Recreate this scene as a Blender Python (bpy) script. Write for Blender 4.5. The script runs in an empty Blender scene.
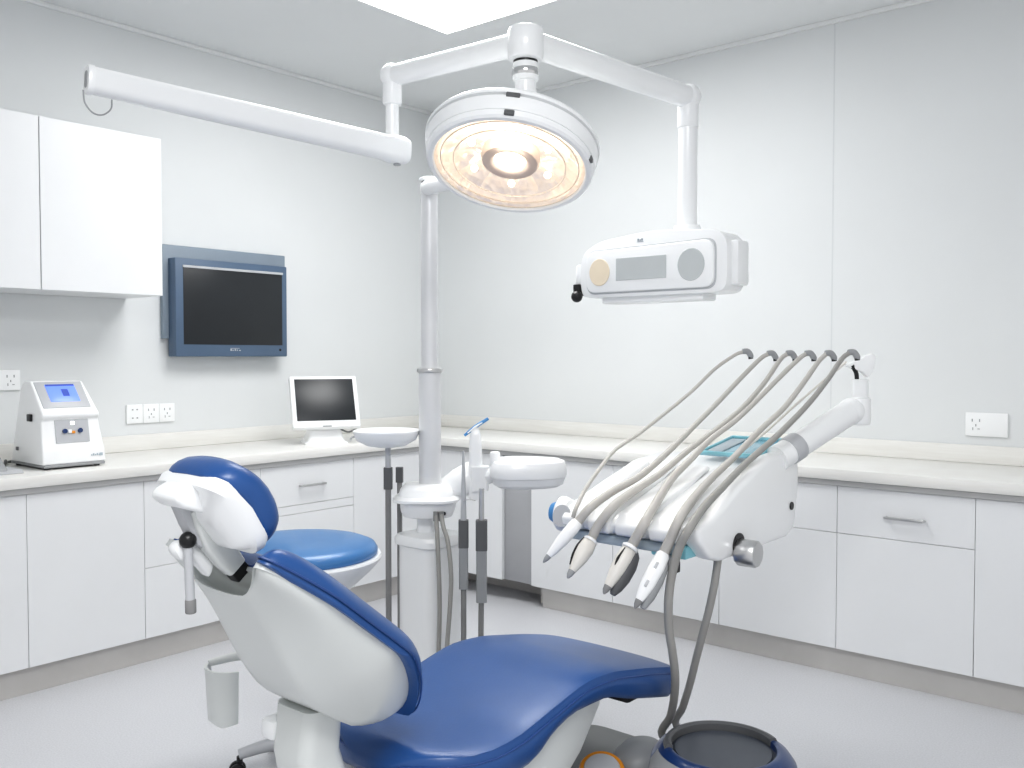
import bpy, bmesh, math, random
from mathutils import Vector as V, Matrix
random.seed(4)
PI = math.pi
sc = bpy.context.scene
C = sc.collection
ORG = {}

# ------------------------------------------------------------------ materials
def mat(name, col, rough=.5, metal=0, bump=0, bscale=60, var=0, vscale=8, coat=0, emit=None, estr=0, trans=0, alpha=1, spec=.5):
    m = bpy.data.materials.new(name); m.use_nodes = True
    n = m.node_tree.nodes; l = m.node_tree.links; b = n['Principled BSDF']
    b.inputs['Base Color'].default_value = (*col, 1)
    b.inputs['Roughness'].default_value = rough
    b.inputs['Metallic'].default_value = metal
    b.inputs['Coat Weight'].default_value = coat
    b.inputs['Coat Roughness'].default_value = .12
    b.inputs['Specular IOR Level'].default_value = spec
    b.inputs['Transmission Weight'].default_value = trans
    b.inputs['Alpha'].default_value = alpha
    if emit:
        b.inputs['Emission Color'].default_value = (*emit, 1); b.inputs['Emission Strength'].default_value = estr
    tc = n.new('ShaderNodeTexCoord')
    if var:
        t = n.new('ShaderNodeTexNoise'); t.inputs['Scale'].default_value = vscale; t.inputs['Detail'].default_value = 4
        l.new(tc.outputs['Object'], t.inputs['Vector'])
        r = n.new('ShaderNodeMapRange'); r.inputs[1].default_value = .3; r.inputs[2].default_value = .7
        r.inputs[3].default_value = 1 - var; r.inputs[4].default_value = 1 + var
        l.new(t.outputs['Fac'], r.inputs[0])
        x = n.new('ShaderNodeVectorMath'); x.operation = 'SCALE'; x.inputs[0].default_value = col
        l.new(r.outputs[0], x.inputs['Scale']); l.new(x.outputs[0], b.inputs['Base Color'])
    if bump:
        t = n.new('ShaderNodeTexNoise'); t.inputs['Scale'].default_value = bscale; t.inputs['Detail'].default_value = 3
        l.new(tc.outputs['Object'], t.inputs['Vector'])
        u = n.new('ShaderNodeBump'); u.inputs['Strength'].default_value = bump; u.inputs['Distance'].default_value = .002
        l.new(t.outputs['Fac'], u.inputs['Height']); l.new(u.outputs[0], b.inputs['Normal'])
    return m

M = {}
M['wall'] = mat('wall paint', (.725, .742, .748), .75, var=.012, vscale=2.2)
M['seam'] = mat('wall seam', (.66, .68, .69), .8)
M['ceil'] = mat('ceiling paint', (.78, .795, .80), .85, var=.015, vscale=2)
M['trim'] = mat('ceiling trim', (.82, .83, .83), .6)
M['lam'] = mat('white laminate', (.775, .785, .795), .38, var=.012, vscale=3)
M['carc'] = mat('carcass', (.60, .61, .62), .6)
M['greypan'] = mat('grey panel', (.40, .405, .42), .45, var=.03)
M['plinth'] = mat('brushed plinth', (.58, .565, .545), .45, .15, var=.04, vscale=5)
M['strip'] = mat('grey edge strip', (.42, .42, .42), .5, .1)
M['steel'] = mat('brushed steel', (.62, .62, .62), .3, .95, var=.04)
M['chrome'] = mat('chrome', (.7, .7, .7), .15, 1)
M['poleM'] = mat('satin aluminium', (.74, .745, .755), .4, .3, var=.02)
M['white'] = mat('white enamel', (.87, .88, .885), .3, coat=.35, var=.008)
M['white2'] = mat('bright white plastic', (.89, .90, .905), .28, coat=.3, var=.008)
M['shell'] = mat('chair shell', (.66, .68, .67), .33, coat=.35, var=.012, vscale=4)
M['offw'] = mat('warm off white', (.70, .68, .64), .4, var=.02)
M['grey'] = mat('mid grey plastic', (.32, .33, .34), .45, var=.03)
M['lgrey'] = mat('light grey plastic', (.50, .51, .53), .4, var=.02)
M['dgrey'] = mat('dark grey rubber', (.125, .128, .132), .5, var=.04)
M['mgrey'] = mat('hose grip grey', (.25, .25, .25), .5, var=.04)
M['black'] = mat('black plastic', (.012, .012, .013), .35, var=.05)
M['hose'] = mat('beige grey hose', (.50, .485, .46), .5, var=.02)
M['hosed'] = mat('grey hose', (.33, .325, .31), .5, var=.02)
M['blue'] = mat('blue vinyl', (.022, .088, .275), .36, bump=.12, bscale=140, var=.05, vscale=5, coat=.12)
M['bluel'] = mat('light blue vinyl', (.055, .19, .43), .34, bump=.1, bscale=140, var=.04, coat=.15)
M['blued'] = mat('navy plastic', (.016, .045, .15), .3, coat=.4, var=.04)
M['pipe'] = mat('piping', (.025, .075, .25), .4, var=.03)
M['bluep'] = mat('blue plastic', (.08, .27, .56), .35, var=.03)
M['teal'] = mat('teal plastic', (.27, .58, .66), .3, var=.03)
M['trayb'] = mat('translucent blue tray', (.30, .53, .64), .2, coat=.5, var=.03, alpha=.9)
M['frost'] = mat('pale blue grey underside', (.44, .51, .56), .3, var=.03)
M['tv'] = mat('slate blue casing', (.095, .145, .22), .45, var=.03)
M['tvp'] = mat('slate grey plate', (.245, .295, .35), .5, var=.03)
M['screen'] = mat('dark screen', (.020, .023, .027), .35, var=.05)
M['lcd'] = mat('grey display', (.52, .545, .55), .3, var=.02)
M['orange'] = mat('orange rim', (.75, .30, .03), .4, var=.03)
M['amber'] = mat('amber lens', (.85, .74, .58), .35, var=.03)
M['drumlid'] = mat('dark lid', (.075, .085, .105), .38, var=.04)
M['base'] = mat('chair base grey', (.15, .155, .155), .5, var=.05)
M['mach'] = mat('steriliser screen', (.16, .25, .75), .3, emit=(.16, .28, .9), estr=.55)
M['machd'] = mat('screen mark', (.05, .09, .4), .3, emit=(.06, .10, .5), estr=.3)
M['led'] = mat('indicator', (1, 1, 1), .3, emit=(1, 1, 1), estr=1.5)
M['panel'] = mat('light diffuser', (1, 1, 1), .5, emit=(1, .995, .98), estr=5)
M['bulb2'] = mat('small lamp bulb', (1, .9, .8), .3, emit=(1, .86, .68), estr=5)
M['lensring'] = mat('lens ring', (.95, .90, .85), .2, emit=(1, .85, .7), estr=.25)
M['bulb'] = mat('lamp bulb', (1, .9, .75), .3, emit=(1, .88, .70), estr=9)
M['refl'] = mat('faceted reflector', (.97, .86, .74), .2, .85, var=.05)
def refl_mat():
    m = mat('reflector with painted glow', (.93, .88, .82), .22, .55, emit=(1, .83, .68), estr=.42)  # warm emission paints in the bulb light seen on the reflector
    n = m.node_tree.nodes; l = m.node_tree.links; b = n['Principled BSDF']
    tc = n.new('ShaderNodeTexCoord'); v = n.new('ShaderNodeTexVoronoi'); v.inputs['Scale'].default_value = 26
    l.new(tc.outputs['Object'], v.inputs['Vector'])
    u = n.new('ShaderNodeBump'); u.inputs['Strength'].default_value = .6; u.inputs['Distance'].default_value = .01
    l.new(v.outputs['Distance'], u.inputs['Height']); l.new(u.outputs[0], b.inputs['Normal'])
    return m
M['refl2'] = refl_mat()
M['ring'] = mat('bulb ring with painted glow', (.85, .77, .73), .3, .1, emit=(1, .82, .74), estr=.12)  # slight emission paints the ring brighter where it falls in shade

def floor_mat():
    m = mat('vinyl floor', (.66, .665, .70), .42, bump=.05, bscale=300)
    n = m.node_tree.nodes; l = m.node_tree.links; b = n['Principled BSDF']
    tc = n.new('ShaderNodeTexCoord'); t = n.new('ShaderNodeTexNoise'); t.inputs['Scale'].default_value = 160; t.inputs['Detail'].default_value = 6
    l.new(tc.outputs['Object'], t.inputs['Vector'])
    r = n.new('ShaderNodeValToRGB'); r.color_ramp.elements[0].position = .3; r.color_ramp.elements[1].position = .7
    r.color_ramp.elements[0].color = (.55, .555, .575, 1); r.color_ramp.elements[1].color = (.64, .645, .67, 1)
    l.new(t.outputs['Fac'], r.inputs[0]); l.new(r.outputs[0], b.inputs['Base Color'])
    return m
M['floor'] = floor_mat()

def counter_mat():
    m = mat('pale grained worktop', (.78, .76, .72), .32)
    n = m.node_tree.nodes; l = m.node_tree.links; b = n['Principled BSDF']
    tc = n.new('ShaderNodeTexCoord'); mp = n.new('ShaderNodeMapping'); mp.inputs['Scale'].default_value = (3, 3, 40)
    t = n.new('ShaderNodeTexNoise'); t.inputs['Scale'].default_value = 2; t.inputs['Detail'].default_value = 6
    l.new(tc.outputs['Object'], mp.inputs[0]); l.new(mp.outputs[0], t.inputs['Vector'])
    r = n.new('ShaderNodeValToRGB'); r.color_ramp.elements[0].position = .3; r.color_ramp.elements[1].position = .7
    r.color_ramp.elements[0].color = (.775, .765, .735, 1); r.color_ramp.elements[1].color = (.82, .815, .79, 1)
    l.new(t.outputs['Fac'], r.inputs[0]); l.new(r.outputs[0], b.inputs['Base Color'])
    return m
M['counter'] = counter_mat()

def glass_mat():
    m = bpy.data.materials.new('clear lamp lens'); m.use_nodes = True
    n = m.node_tree.nodes; l = m.node_tree.links; n.clear()
    o = n.new('ShaderNodeOutputMaterial'); mx = n.new('ShaderNodeMixShader'); t = n.new('ShaderNodeBsdfTransparent'); g = n.new('ShaderNodeBsdfGlossy')
    g.inputs['Roughness'].default_value = .08; t.inputs[0].default_value = (.97, .95, .93, 1)
    f = n.new('ShaderNodeFresnel'); f.inputs[0].default_value = 1.4
    w = n.new('ShaderNodeTexNoise'); w.inputs['Scale'].default_value = 14; bp = n.new('ShaderNodeBump'); bp.inputs['Strength'].default_value = .25
    l.new(w.outputs['Fac'], bp.inputs['Height']); l.new(bp.outputs[0], g.inputs['Normal'])
    l.new(f.outputs[0], mx.inputs[0]); l.new(t.outputs[0], mx.inputs[1]); l.new(g.outputs[0], mx.inputs[2]); l.new(mx.outputs[0], o.inputs[0])
    return m
M['glass'] = glass_mat()

# ------------------------------------------------------------------ mesh helpers
def B(): return bmesh.new()

def fin(bm): bmesh.ops.recalc_face_normals(bm, faces=bm.faces[:])

def box(bm, x0, x1, y0, y1, z0, z1, bev=0, seg=2, mx=None):
    t = B(); bmesh.ops.create_cube(t, size=1)
    for v in t.verts: v.co = V(((x0+x1)/2+v.co.x*(x1-x0), (y0+y1)/2+v.co.y*(y1-y0), (z0+z1)/2+v.co.z*(z1-z0)))
    if bev: bmesh.ops.bevel(t, geom=t.edges[:], offset=bev, segments=seg, profile=.5, affect='EDGES')
    join(bm, t, mx)

def join(bm, t, mx=None):
    if mx: bmesh.ops.transform(t, matrix=mx, verts=t.verts[:])
    vm = {v: bm.verts.new(v.co) for v in t.verts}
    for f in t.faces:
        try: bm.faces.new([vm[v] for v in f.verts])
        except ValueError: pass
    t.free()

def loft(bm, rings, cap=True, closed=True):
    R = [[bm.verts.new(p) for p in r] for r in rings]; k = len(R[0])
    for a, b in zip(R, R[1:]):
        for i in range(k if closed else k-1):
            j = (i+1) % k
            try: bm.faces.new((a[i], a[j], b[j], b[i]))
            except ValueError: pass
    if cap:
        bm.faces.new(list(reversed(R[0]))); bm.faces.new(R[-1])

def smooth_path(pts, sub=6):
    pts = [V(p) for p in pts]
    if len(pts) < 3 or sub < 2: return pts
    P = [pts[0]*2-pts[1]]+pts+[pts[-1]*2-pts[-2]]; out = []
    for i in range(1, len(P)-2):
        a, b, c, d = P[i-1:i+3]
        for s in range(sub):
            t = s/sub
            out.append(.5*((2*b)+(c-a)*t+(2*a-5*b+4*c-d)*t*t+(3*b-a-3*c+d)*t**3))
    return out+[pts[-1]]

def tube(bm, pts, r, n=12, sub=6, cap=True):
    pts = smooth_path(pts, sub); m = len(pts)
    if not isinstance(r, (list, tuple)): r = [r]*m
    else:
        q = []
        for i in range(m):
            t = i/(m-1)*(len(r)-1); k = min(int(t), len(r)-2); q.append(r[k]+(r[k+1]-r[k])*(t-k))
        r = q
    tan = [(pts[min(i+1, m-1)]-pts[max(i-1, 0)]).normalized() for i in range(m)]
    up = V((0, 0, 1)) if abs(tan[0].z) < .9 else V((1, 0, 0))
    nrm = (up-tan[0]*up.dot(tan[0])).normalized(); rings = []
    for i in range(m):
        if i:
            nrm = (nrm-tan[i]*nrm.dot(tan[i])).normalized()
        bi = tan[i].cross(nrm)
        rings.append([pts[i]+(nrm*math.cos(2*PI*k/n)+bi*math.sin(2*PI*k/n))*r[i] for k in range(n)])
    loft(bm, rings, cap)

def frame(o, z, x=None):
    z = V(z).normalized(); x = V(x) if x else (V((1, 0, 0)) if abs(z.x) < .9 else V((0, 1, 0)))
    x = (x-z*x.dot(z)).normalized(); y = z.cross(x)
    return Matrix(((x.x, y.x, z.x, o[0]), (x.y, y.y, z.y, o[1]), (x.z, y.z, z.z, o[2]), (0, 0, 0, 1)))

def lathe(bm, prof, mx, n=32, cap=True, sx=1, sy=1):
    loft(bm, [[mx @ V((r*sx*math.cos(2*PI*k/n), r*sy*math.sin(2*PI*k/n), z)) for k in range(n)] for r, z in prof], cap)

def cyl(bm, a, b, r, n=24, bev=0):
    a, b = V(a), V(b); L = (b-a).length; mx = frame(a, b-a)
    p = [(r, 0), (r, L)] if not bev else [(r-bev, 0), (r-bev*.3, bev*.3), (r, bev), (r, L-bev), (r-bev*.3, L-bev*.3), (r-bev, L)]
    lathe(bm, p, mx, n)

def prism(bm, poly, fn, d0, d1, bev=0, seg=2):
    t = B(); a = [t.verts.new(fn(p[0], p[1], d0)) for p in poly]; b = [t.verts.new(fn(p[0], p[1], d1)) for p in poly]
    k = len(poly); t.faces.new(a); t.faces.new(list(reversed(b)))
    for i in range(k): t.faces.new((a[i], b[i], b[(i+1) % k], a[(i+1) % k]))
    fin(t)
    if bev: bmesh.ops.bevel(t, geom=t.edges[:], offset=bev, segments=seg, profile=.5, affect='EDGES', clamp_overlap=True)
    join(bm, t)

def sph(bm, c, r, n=16, s=(1, 1, 1)):
    t = B(); bmesh.ops.create_uvsphere(t, u_segments=n, v_segments=n//2, radius=r)
    for v in t.verts: v.co = V(c)+V((v.co.x*s[0], v.co.y*s[1], v.co.z*s[2]))
    join(bm, t)

def rrect(hw, hh, r, k=5):
    """rounded rectangle outline as 2D points"""
    o = []
    for cx, cy, a in ((hw-r, hh-r, 0), (-hw+r, hh-r, PI/2), (-hw+r, -hh+r, PI), (hw-r, -hh+r, 1.5*PI)):
        for i in range(k+1):
            t = a+PI/2*i/k; o.append((cx+r*math.cos(t), cy+r*math.sin(t)))
    return o

def round_poly(poly, r, k=5):
    out = []; n = len(poly)
    for i in range(n):
        p, a, c = V((*poly[i], 0)), V((*poly[i-1], 0)), V((*poly[(i+1) % n], 0))
        d1 = min(r, (a-p).length*.45); d2 = min(r, (c-p).length*.45)
        p1 = p+(a-p).normalized()*d1; p2 = p+(c-p).normalized()*d2
        for j in range(k+1):
            t = j/k; q = p1*(1-t)**2+p*2*t*(1-t)+p2*t*t; out.append((q.x, q.y))
    return out

# ------------------------------------------------------------------ object helpers
def thing(name, label, cat, loc, group=None):
    o = bpy.data.objects.new(name, None); C.objects.link(o); o.empty_display_size = .05
    o.location = loc; ORG[o.name] = V(loc); o['label'] = label; o['category'] = cat
    if group: o['group'] = group
    return o

def obj(name, bm, m, parent=None, ang=40, label=None, base=None):
    fin(bm)
    org = V(base) if base else V((0, 0, 0))
    if parent: org = ORG[parent.name]
    bmesh.ops.translate(bm, vec=-org, verts=bm.verts[:])
    me = bpy.data.meshes.new(name); bm.to_mesh(me); bm.free()
    me.materials.append(M[m]); me.shade_smooth(); me.set_sharp_from_angle(angle=math.radians(ang))
    o = bpy.data.objects.new(name, me); C.objects.link(o); ORG[o.name] = org
    if parent: o.parent = parent
    elif base: o.location = base
    if label: o['label'] = label
    return o

def tag(o, label, cat, group=None):
    o['label'] = label; o['category'] = cat
    if group: o['group'] = group
    return o

def struct(name, bm, m, parent=None):
    o = obj(name, bm, m, parent)
    if not parent: o['kind'] = 'structure'
    return o

# ================================================================== the room
b = B(); box(b, -.15, 6.6, -6.8, .15, -.1, 0); struct('floor', b, 'floor')
b = B(); box(b, -.15, 0, -6.8, .15, 0, 2.99); wl = struct('wall_left', b, 'wall')
b = B(); box(b, 0, 6.6, 0, .15, 0, 2.99); wr = struct('wall_right', b, 'wall')
b = B(); box(b, -.15, 6.6, -6.8, .15, 2.99, 3.1); struct('ceiling', b, 'ceil')
b = B(); box(b, 0, .016, -6.8, 0, 2.968, 2.99, .003); struct('trim_1', b, 'trim')
b = B(); box(b, .016, 6.6, -.016, 0, 2.968, 2.99, .003); struct('trim_2', b, 'trim')
b = B(); box(b, 2.712, 2.718, -.001, .004, .965, 2.968); struct('panel_seam', b, 'seam', wr)
b = B(); box(b, .50, .56, -6.6, -.30, 0, .113); struct('baseboard_left', b, 'plinth')
b = B(); box(b, 1.361, 6.4, -.56, -.50, 0, .113); box(b, .56, 1.361, -.36, -.30, 0, .113); box(b, 1.301, 1.361, -.50, -.30, 0, .113)
struct('baseboard_right', b, 'plinth')

# ceiling panel light
t = thing('ceiling_light', 'large square bright white light panel set in the ceiling', 'ceiling light', (1.755, -1.68, 2.99))
b = B(); box(b, 1.158, 2.352, -2.277, -1.083, 2.981, 2.989); obj('diffuser', b, 'panel', t)
b = B()
for x0, x1, y0, y1 in ((1.145, 1.158, -2.29, -1.07), (2.352, 2.365, -2.29, -1.07), (1.158, 2.352, -2.29, -2.277), (1.158, 2.352, -1.083, -1.07)):
    box(b, x0, x1, y0, y1, 2.978, 2.99)
obj('frame', b, 'trim', t)
# ------------------------------------------------------------------ cabinets
def handle(parent, face, c, L):
    """bar handle on a front; face 'x' looks to +x, 'y' looks to -y"""
    b = B(); a, z = c
    for s in (-1, 1):
        if face == 'x': cyl(b, (.598, a+s*L/2*.94, z), (.626, a+s*L/2*.94, z), .005, 10)
        else: cyl(b, (a+s*L/2*.94, -.598, z), (a+s*L/2*.94, -.626, z), .005, 10)
    if face == 'x': box(b, .622, .632, a-L/2, a+L/2, z-.006, z+.006, .003)
    else: box(b, a-L/2, a+L/2, -.632, -.622, z-.006, z+.006, .003)
    obj('handle', b, 'steel', parent)

def cabinet(face, a0, a1, fronts, label, group):
    """fronts: list of (kind, z0, z1, handle?)"""
    mid = (a0+a1)/2
    t = thing('base_cabinet', label, 'cabinet', (.3, mid, .115) if face == 'x' else (mid, -.3, .115), group)
    b = B()
    if face == 'x': box(b, .012, .578, a0+.0005, a1-.0005, .115, .812)
    else: box(b, a0+.0005, a1-.0005, -.578, -.012, .115, .812)
    obj('carcass', b, 'carc', t)
    for kind, z0, z1, h in fronts:
        b = B(); g = .0010
        if face == 'x': box(b, .579, .60, a0+g, a1-g, z0+g, z1-g, .0012, 1)
        else: box(b, a0+g, a1-g, -.60, -.579, z0+g, z1-g, .0012, 1)
        f = obj(kind, b, 'lam', t)
        if h: handle(f, face, (h, z1-.11), .155)
    return t
gl, gr = 'white base cabinets along the left wall', 'white base cabinets along the right wall'
D1 = [('door', .115, .813, None)]
cabinet('x', -3.51, -2.912, D1, 'white base cabinet with full height door, cut off at left photo edge', gl)
cabinet('x', -2.912, -2.42, D1, 'white base cabinet with one plain full height door below the tabletop sterilizer', gl)
cabinet('x', -2.42, -1.82, [('drawer', .115, .427, None), ('drawer', .427, .813, None)], 'white base cabinet with two plain deep drawer fronts behind the blue headrest', gl)
cabinet('x', -1.82, -1.233, [('door', .115, .562, None), ('drawer', .562, .606, None), ('drawer', .606, .813, -1.515)], 'white base cabinet with steel handled drawer below the white counter monitor', gl)
cabinet('x', -1.233, -.602, D1, 'white base cabinet in the left run nearest the room corner, behind the metal pole', gl)
cabinet('y', .602, .80, D1, 'narrow white cabinet at the room corner just right of the metal pole', gr)
cabinet('y', .80, 1.105, D1, 'white cabinet front left of the grey recessed panel, behind suction hoses', gr)
cabinet('y', 1.312, 1.84, D1, 'white base cabinet immediately right of the grey recessed panel', gr)
cabinet('y', 1.84, 2.43, D1, 'white base cabinet behind the hanging dental handpieces', gr)
cabinet('y', 2.43, 2.977, [('door', .115, .612, None), ('drawer', .612, .813, 2.62)], 'white drawer cabinet just behind the silver knob of the instrument unit', gr)
cabinet('y', 2.977, 3.515, [('door', .115, .612, None), ('drawer', .612, .813, 3.255)], 'white cabinet with visible steel handled drawer under the right wall socket', gr)
cabinet('y', 3.515, 4.11, D1, 'white base cabinet cut off by the right photo edge', gr)
b = B(); box(b, 1.106, 1.311, -.575, -.55, .115, .813, .002); tag(obj('filler_panel', b, 'greypan', base=(1.21, -.56, .115)), 'grey panel recessed between two white base cabinets, below the white bowl', 'panel')

def wall_cab(y0, y1, label):
    t = thing('wall_cabinet', label, 'cabinet', (.17, (y0+y1)/2, 1.645), 'white wall cabinets at upper left')
    b = B(); box(b, .004, .328, y0+.0005, y1-.0005, 1.645, 2.38); obj('carcass', b, 'lam', t)
    b = B(); box(b, .33, .35, y0+.002, y1-.002, 1.645, 2.38, .0012, 1); obj('door', b, 'lam', t)
wall_cab(-2.735, -2.178, 'white handleless wall cabinet next to the wall television')
wall_cab(-3.30, -2.735, 'white handleless wall cabinet cut off by the left photo edge')

# worktop: one continuous L
t = thing('worktop', 'pale wood grained L shaped worktop running along both walls', 'countertop', (.3, -.3, .815))
L = [(0.002, -.002), (6.4, -.002), (6.4, -.62), (.62, -.62), (.62, -6.6), (.002, -6.6)]
b = B(); prism(b, L, lambda x, y, z: V((x, y, z)), .838, .885, .003); obj('slab', b, 'counter', t)
L2 = [(0.01, -.01), (6.4, -.01), (6.4, -.612), (.612, -.612), (.612, -6.6), (.01, -6.6)]
b = B(); prism(b, L2, lambda x, y, z: V((x, y, z)), .814, .8375); obj('edge_strip', b, 'strip', t)
b = B(); box(b, .002, .022, -6.6, -.002, .8855, .965, .002); box(b, .0225, 6.4, -.022, -.002, .8855, .965, .002); obj('upstand', b, 'counter', t)

# ------------------------------------------------------------------ sockets
def socket(face, a, z, w, h, pins, label, group=None):
    loc = (.0, a, z) if face == 'x' else (a, 0, z)
    t = thing('wall_socket', label, 'socket', loc, group)
    b = B()
    if face == 'x': box(b, .001, .011, a-w/2, a+w/2, z-h/2, z+h/2, .003)
    else: box(b, a-w/2, a+w/2, -.011, -.001, z-h/2, z+h/2, .003)
    obj('plate', b, 'white2', t)
    for dx, dz, sx, sz in pins:
        b = B()
        if face == 'x': box(b, .0105, .0122, a+dx-sx, a+dx+sx, z+dz-sz, z+dz+sz)
        else: box(b, a+dx-sx, a+dx+sx, -.0122, -.0105, z+dz-sz, z+dz+sz)
        obj('pin_slot', b, 'grey', t)
P5 = [(-.015, .018, .002, .006), (.015, .018, .002, .006), (0, -.004, .002, .005), (-.012, -.020, .0015, .006), (.012, -.020, .005, .0015)]
PC = [(-.012, .022, .004, .003), (.012, .022, .004, .003), (-.012, -.020, .004, .003), (.012, -.020, .004, .003)]
gs = 'row of sockets between sterilizer and television'
socket('x', -2.147, 1.07, .086, .095, PC, 'leftmost white socket plate of the row right of the sterilizer', gs)
socket('x', -2.060, 1.07, .086, .095, P5, 'middle white socket plate of the row right of the sterilizer', gs)
socket('x', -1.973, 1.07, .086, .095, P5, 'rightmost white socket plate of the row right of the sterilizer', gs)
socket('x', -2.752, 1.252, .125, .092, [(p[0]+.02, p[1], p[2], p[3]) for p in P5], 'white wall socket above the sterilizer at the left photo edge')
socket('y', 3.414, 1.058, .172, .105, [(p[0]-.042, p[1], p[2], p[3]) for p in P5], 'wide white wall socket on the right wall above the worktop')

# ------------------------------------------------------------------ television
t = thing('television', 'slate blue wall mounted television with dark blank screen', 'television', (.0, -1.65, 1.36))
b = B(); box(b, 0, .03, -2.0, -1.249, 1.45, 1.931, .004); obj('wall_plate', b, 'tvp', t)
b = B(); box(b, .02, .099, -1.97, -1.288, 1.357, 1.862, .006)
obj('casing', b, 'tv', t)
b = B(); box(b, .0985, .101, -1.927, -1.322, 1.42, 1.815, .001); obj('screen', b, 'screen', t)
b = B(); box(b, .099, .106, -1.93, -1.318, 1.813, 1.826, .002); obj('silver_strip', b, 'lgrey', t)
b = B()
for i, (w, h) in enumerate(((.012, .010), (.008, .006), (.010, .010), (.007, .008), (.016, .005))):
    box(b, .0988, .1003, -1.655+i*.013, -1.655+i*.013+w*.7, 1.388, 1.388+h)
box(b, .0988, .1003, -1.655, -1.60, 1.400, 1.4025)
obj('brand_mark', b, 'lgrey', t)
b = B(); cyl(b, (.0988, -1.337, 1.394), (.101, -1.337, 1.394), .007, 12); obj('power_button', b, 'black', t)

# ------------------------------------------------------------------ tabletop steriliser
t = thing('tabletop_sterilizer', 'white tabletop machine with blue touch screen on left worktop', 'medical device', (.32, -2.675, .885))
y0, y1 = -2.797, -2.528
def taper(b):
    for v in b.verts:
        if v.co.z > .93: v.co.y -= (v.co.y-y0)/(y1-y0)*.036*(v.co.z-.93)/.32-.012*(1-(v.co.y-y0)/(y1-y0))*(v.co.z-.93)/.32
    return b
prof = [(.17, .905), (.245, 1.21), (.262, 1.242), (.29, 1.255), (.345, 1.252), (.452, 1.135), (.468, 1.115), (.464, 1.100), (.451, 1.092), (.468, 1.00), (.478, .965), (.482, .905)]
b = B(); prism(b, prof, lambda x, z, y: V((x, y, z)), y0, y1, .009, 3); obj('body', taper(b), 'white2', t)
b = B(); box(b, .15, .485, y0+.006, y1-.006, .893, .906, .003); obj('bottom_tray', b, 'grey', t)
for x in (.175, .455):
    for y in (y0+.03, y1-.03):
        b = B(); cyl(b, (x, y, .885), (x, y, .895), .012, 12); obj('foot', b, 'black', t)
sl = V((.452-.345, 0, 1.135-1.252)).normalized(); nn = V((-sl.z, 0, sl.x)); nn = nn if nn.z > 0 else -nn
def on(u, y, h): return V((.345, y, 1.252))+sl*u+nn*h
def slab(b, u0, u1, ya, yb, h0, h1, bev=.004):
    prism(b, [(u0, ya), (u1, ya), (u1, yb), (u0, yb)], lambda u, y, h: on(u, y, h), h0, h1, bev)
b = B(); slab(b, .004, .150, y0+.022, y1-.047, -.004, .003, .003); obj('bezel', b, 'lgrey', t)
b = B(); slab(b, .022, .118, y0+.062, y1-.083, .002, .0045, .001); scr = obj('touch_screen', b, 'mach', t)
b = B(); slab(b, .05, .088, y0+.122, y0+.150, .0045, .0055, 0); obj('screen_picture', b, 'machd', scr)
b = B(); slab(b, .022, .031, y0+.064, y1-.085, .0045, .0055, 0); obj('screen_bar', b, 'machd', scr)
# lower front panel leans slightly: points on the line (.435,1.05)-(.478,.955)
def fp(u, y, h): return V((.4515+.0175*u, y, 1.090-.092*u))+V((.98, 0, .19))*h
def fpl(b, u0, u1, ya, yb, h0, h1, bev=0): prism(b, [(u0, ya), (u1, ya), (u1, yb), (u0, yb)], lambda u, y, h: fp(u, y, h), h0, h1, bev)
b = B(); fpl(b, .0, 1.05, y0+.062, y1-.066, -.004, .003); obj('port_panel', b, 'lgrey', t)
b = B(); fpl(b, .09, .24, y0+.128, y0+.143, .002, .005); obj('indicator_light', b, 'led', t)
for yy in (y0+.10, y0+.165):
    b = B(); cyl(b, fp(.52, yy, 0), fp(.52, yy, .010), .010, 14); obj('port', b, 'blued', t)
b = B(); fpl(b, .46, .62, y0+.113, y0+.128, .002, .009, .001); obj('plug', b, 'white2', t)
b = B(); fpl(b, .52, .64, y0+.128, y0+.143, .002, .007, .001); obj('switch', b, 'orange', t)
b = B()
for k in range(5): box(b, .4815, .4832, y1-.066+k*.008, y1-.061+k*.008, .932, .937+.004*(k % 2))
box(b, .4815, .4832, y1-.03, y1-.016, .930, .942); obj('logo', b, 'frost', t)
b = B(); box(b, .34, .375, y0-.004, y0+.010, 1.085, 1.115, .002); obj('side_switch', b, 'black', t)
b = B(); box(b, .225, .243, y0-.003, y0+.006, .955, .970); obj('side_port', b, 'dgrey', t)

# small device at far left
t = thing('desk_phone', 'small grey device with sloped front left of the sterilizer, cut by photo edge', 'device', (.36, -2.98, .885))
b = B(); prism(b, [(.26, .888), (.48, .888), (.475, .905), (.40, .955), (.36, .968), (.27, .968)], lambda x, z, y: V((x, y, z)), -3.10, -2.93, .008); obj('body', b, 'grey', t)
b = B(); prism(b, [(.23, .886), (.50, .886), (.47, .900), (.24, .900)], lambda x, z, y: V((x, y, z)), -3.13, -2.875, .004); obj('base_plate', b, 'lgrey', t)
b = B(); prism(b, [(.28, .966), (.37, .966), (.36, .976), (.29, .976)], lambda x, z, y: V((x, y, z)), -3.09, -2.95, .003); obj('black_top', b, 'black', t)
b = B(); tube(b, [(.28, -2.87, .893), (.22, -2.84, .912), (.17, -2.82, .897), (.10, -2.78, .893), (.08, -2.70, .893)], .006); tag(obj('power_cable', b, 'black', base=(.2, -2.82, .885)), 'black power cable lying between the grey device and sterilizer', 'cable')

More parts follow.
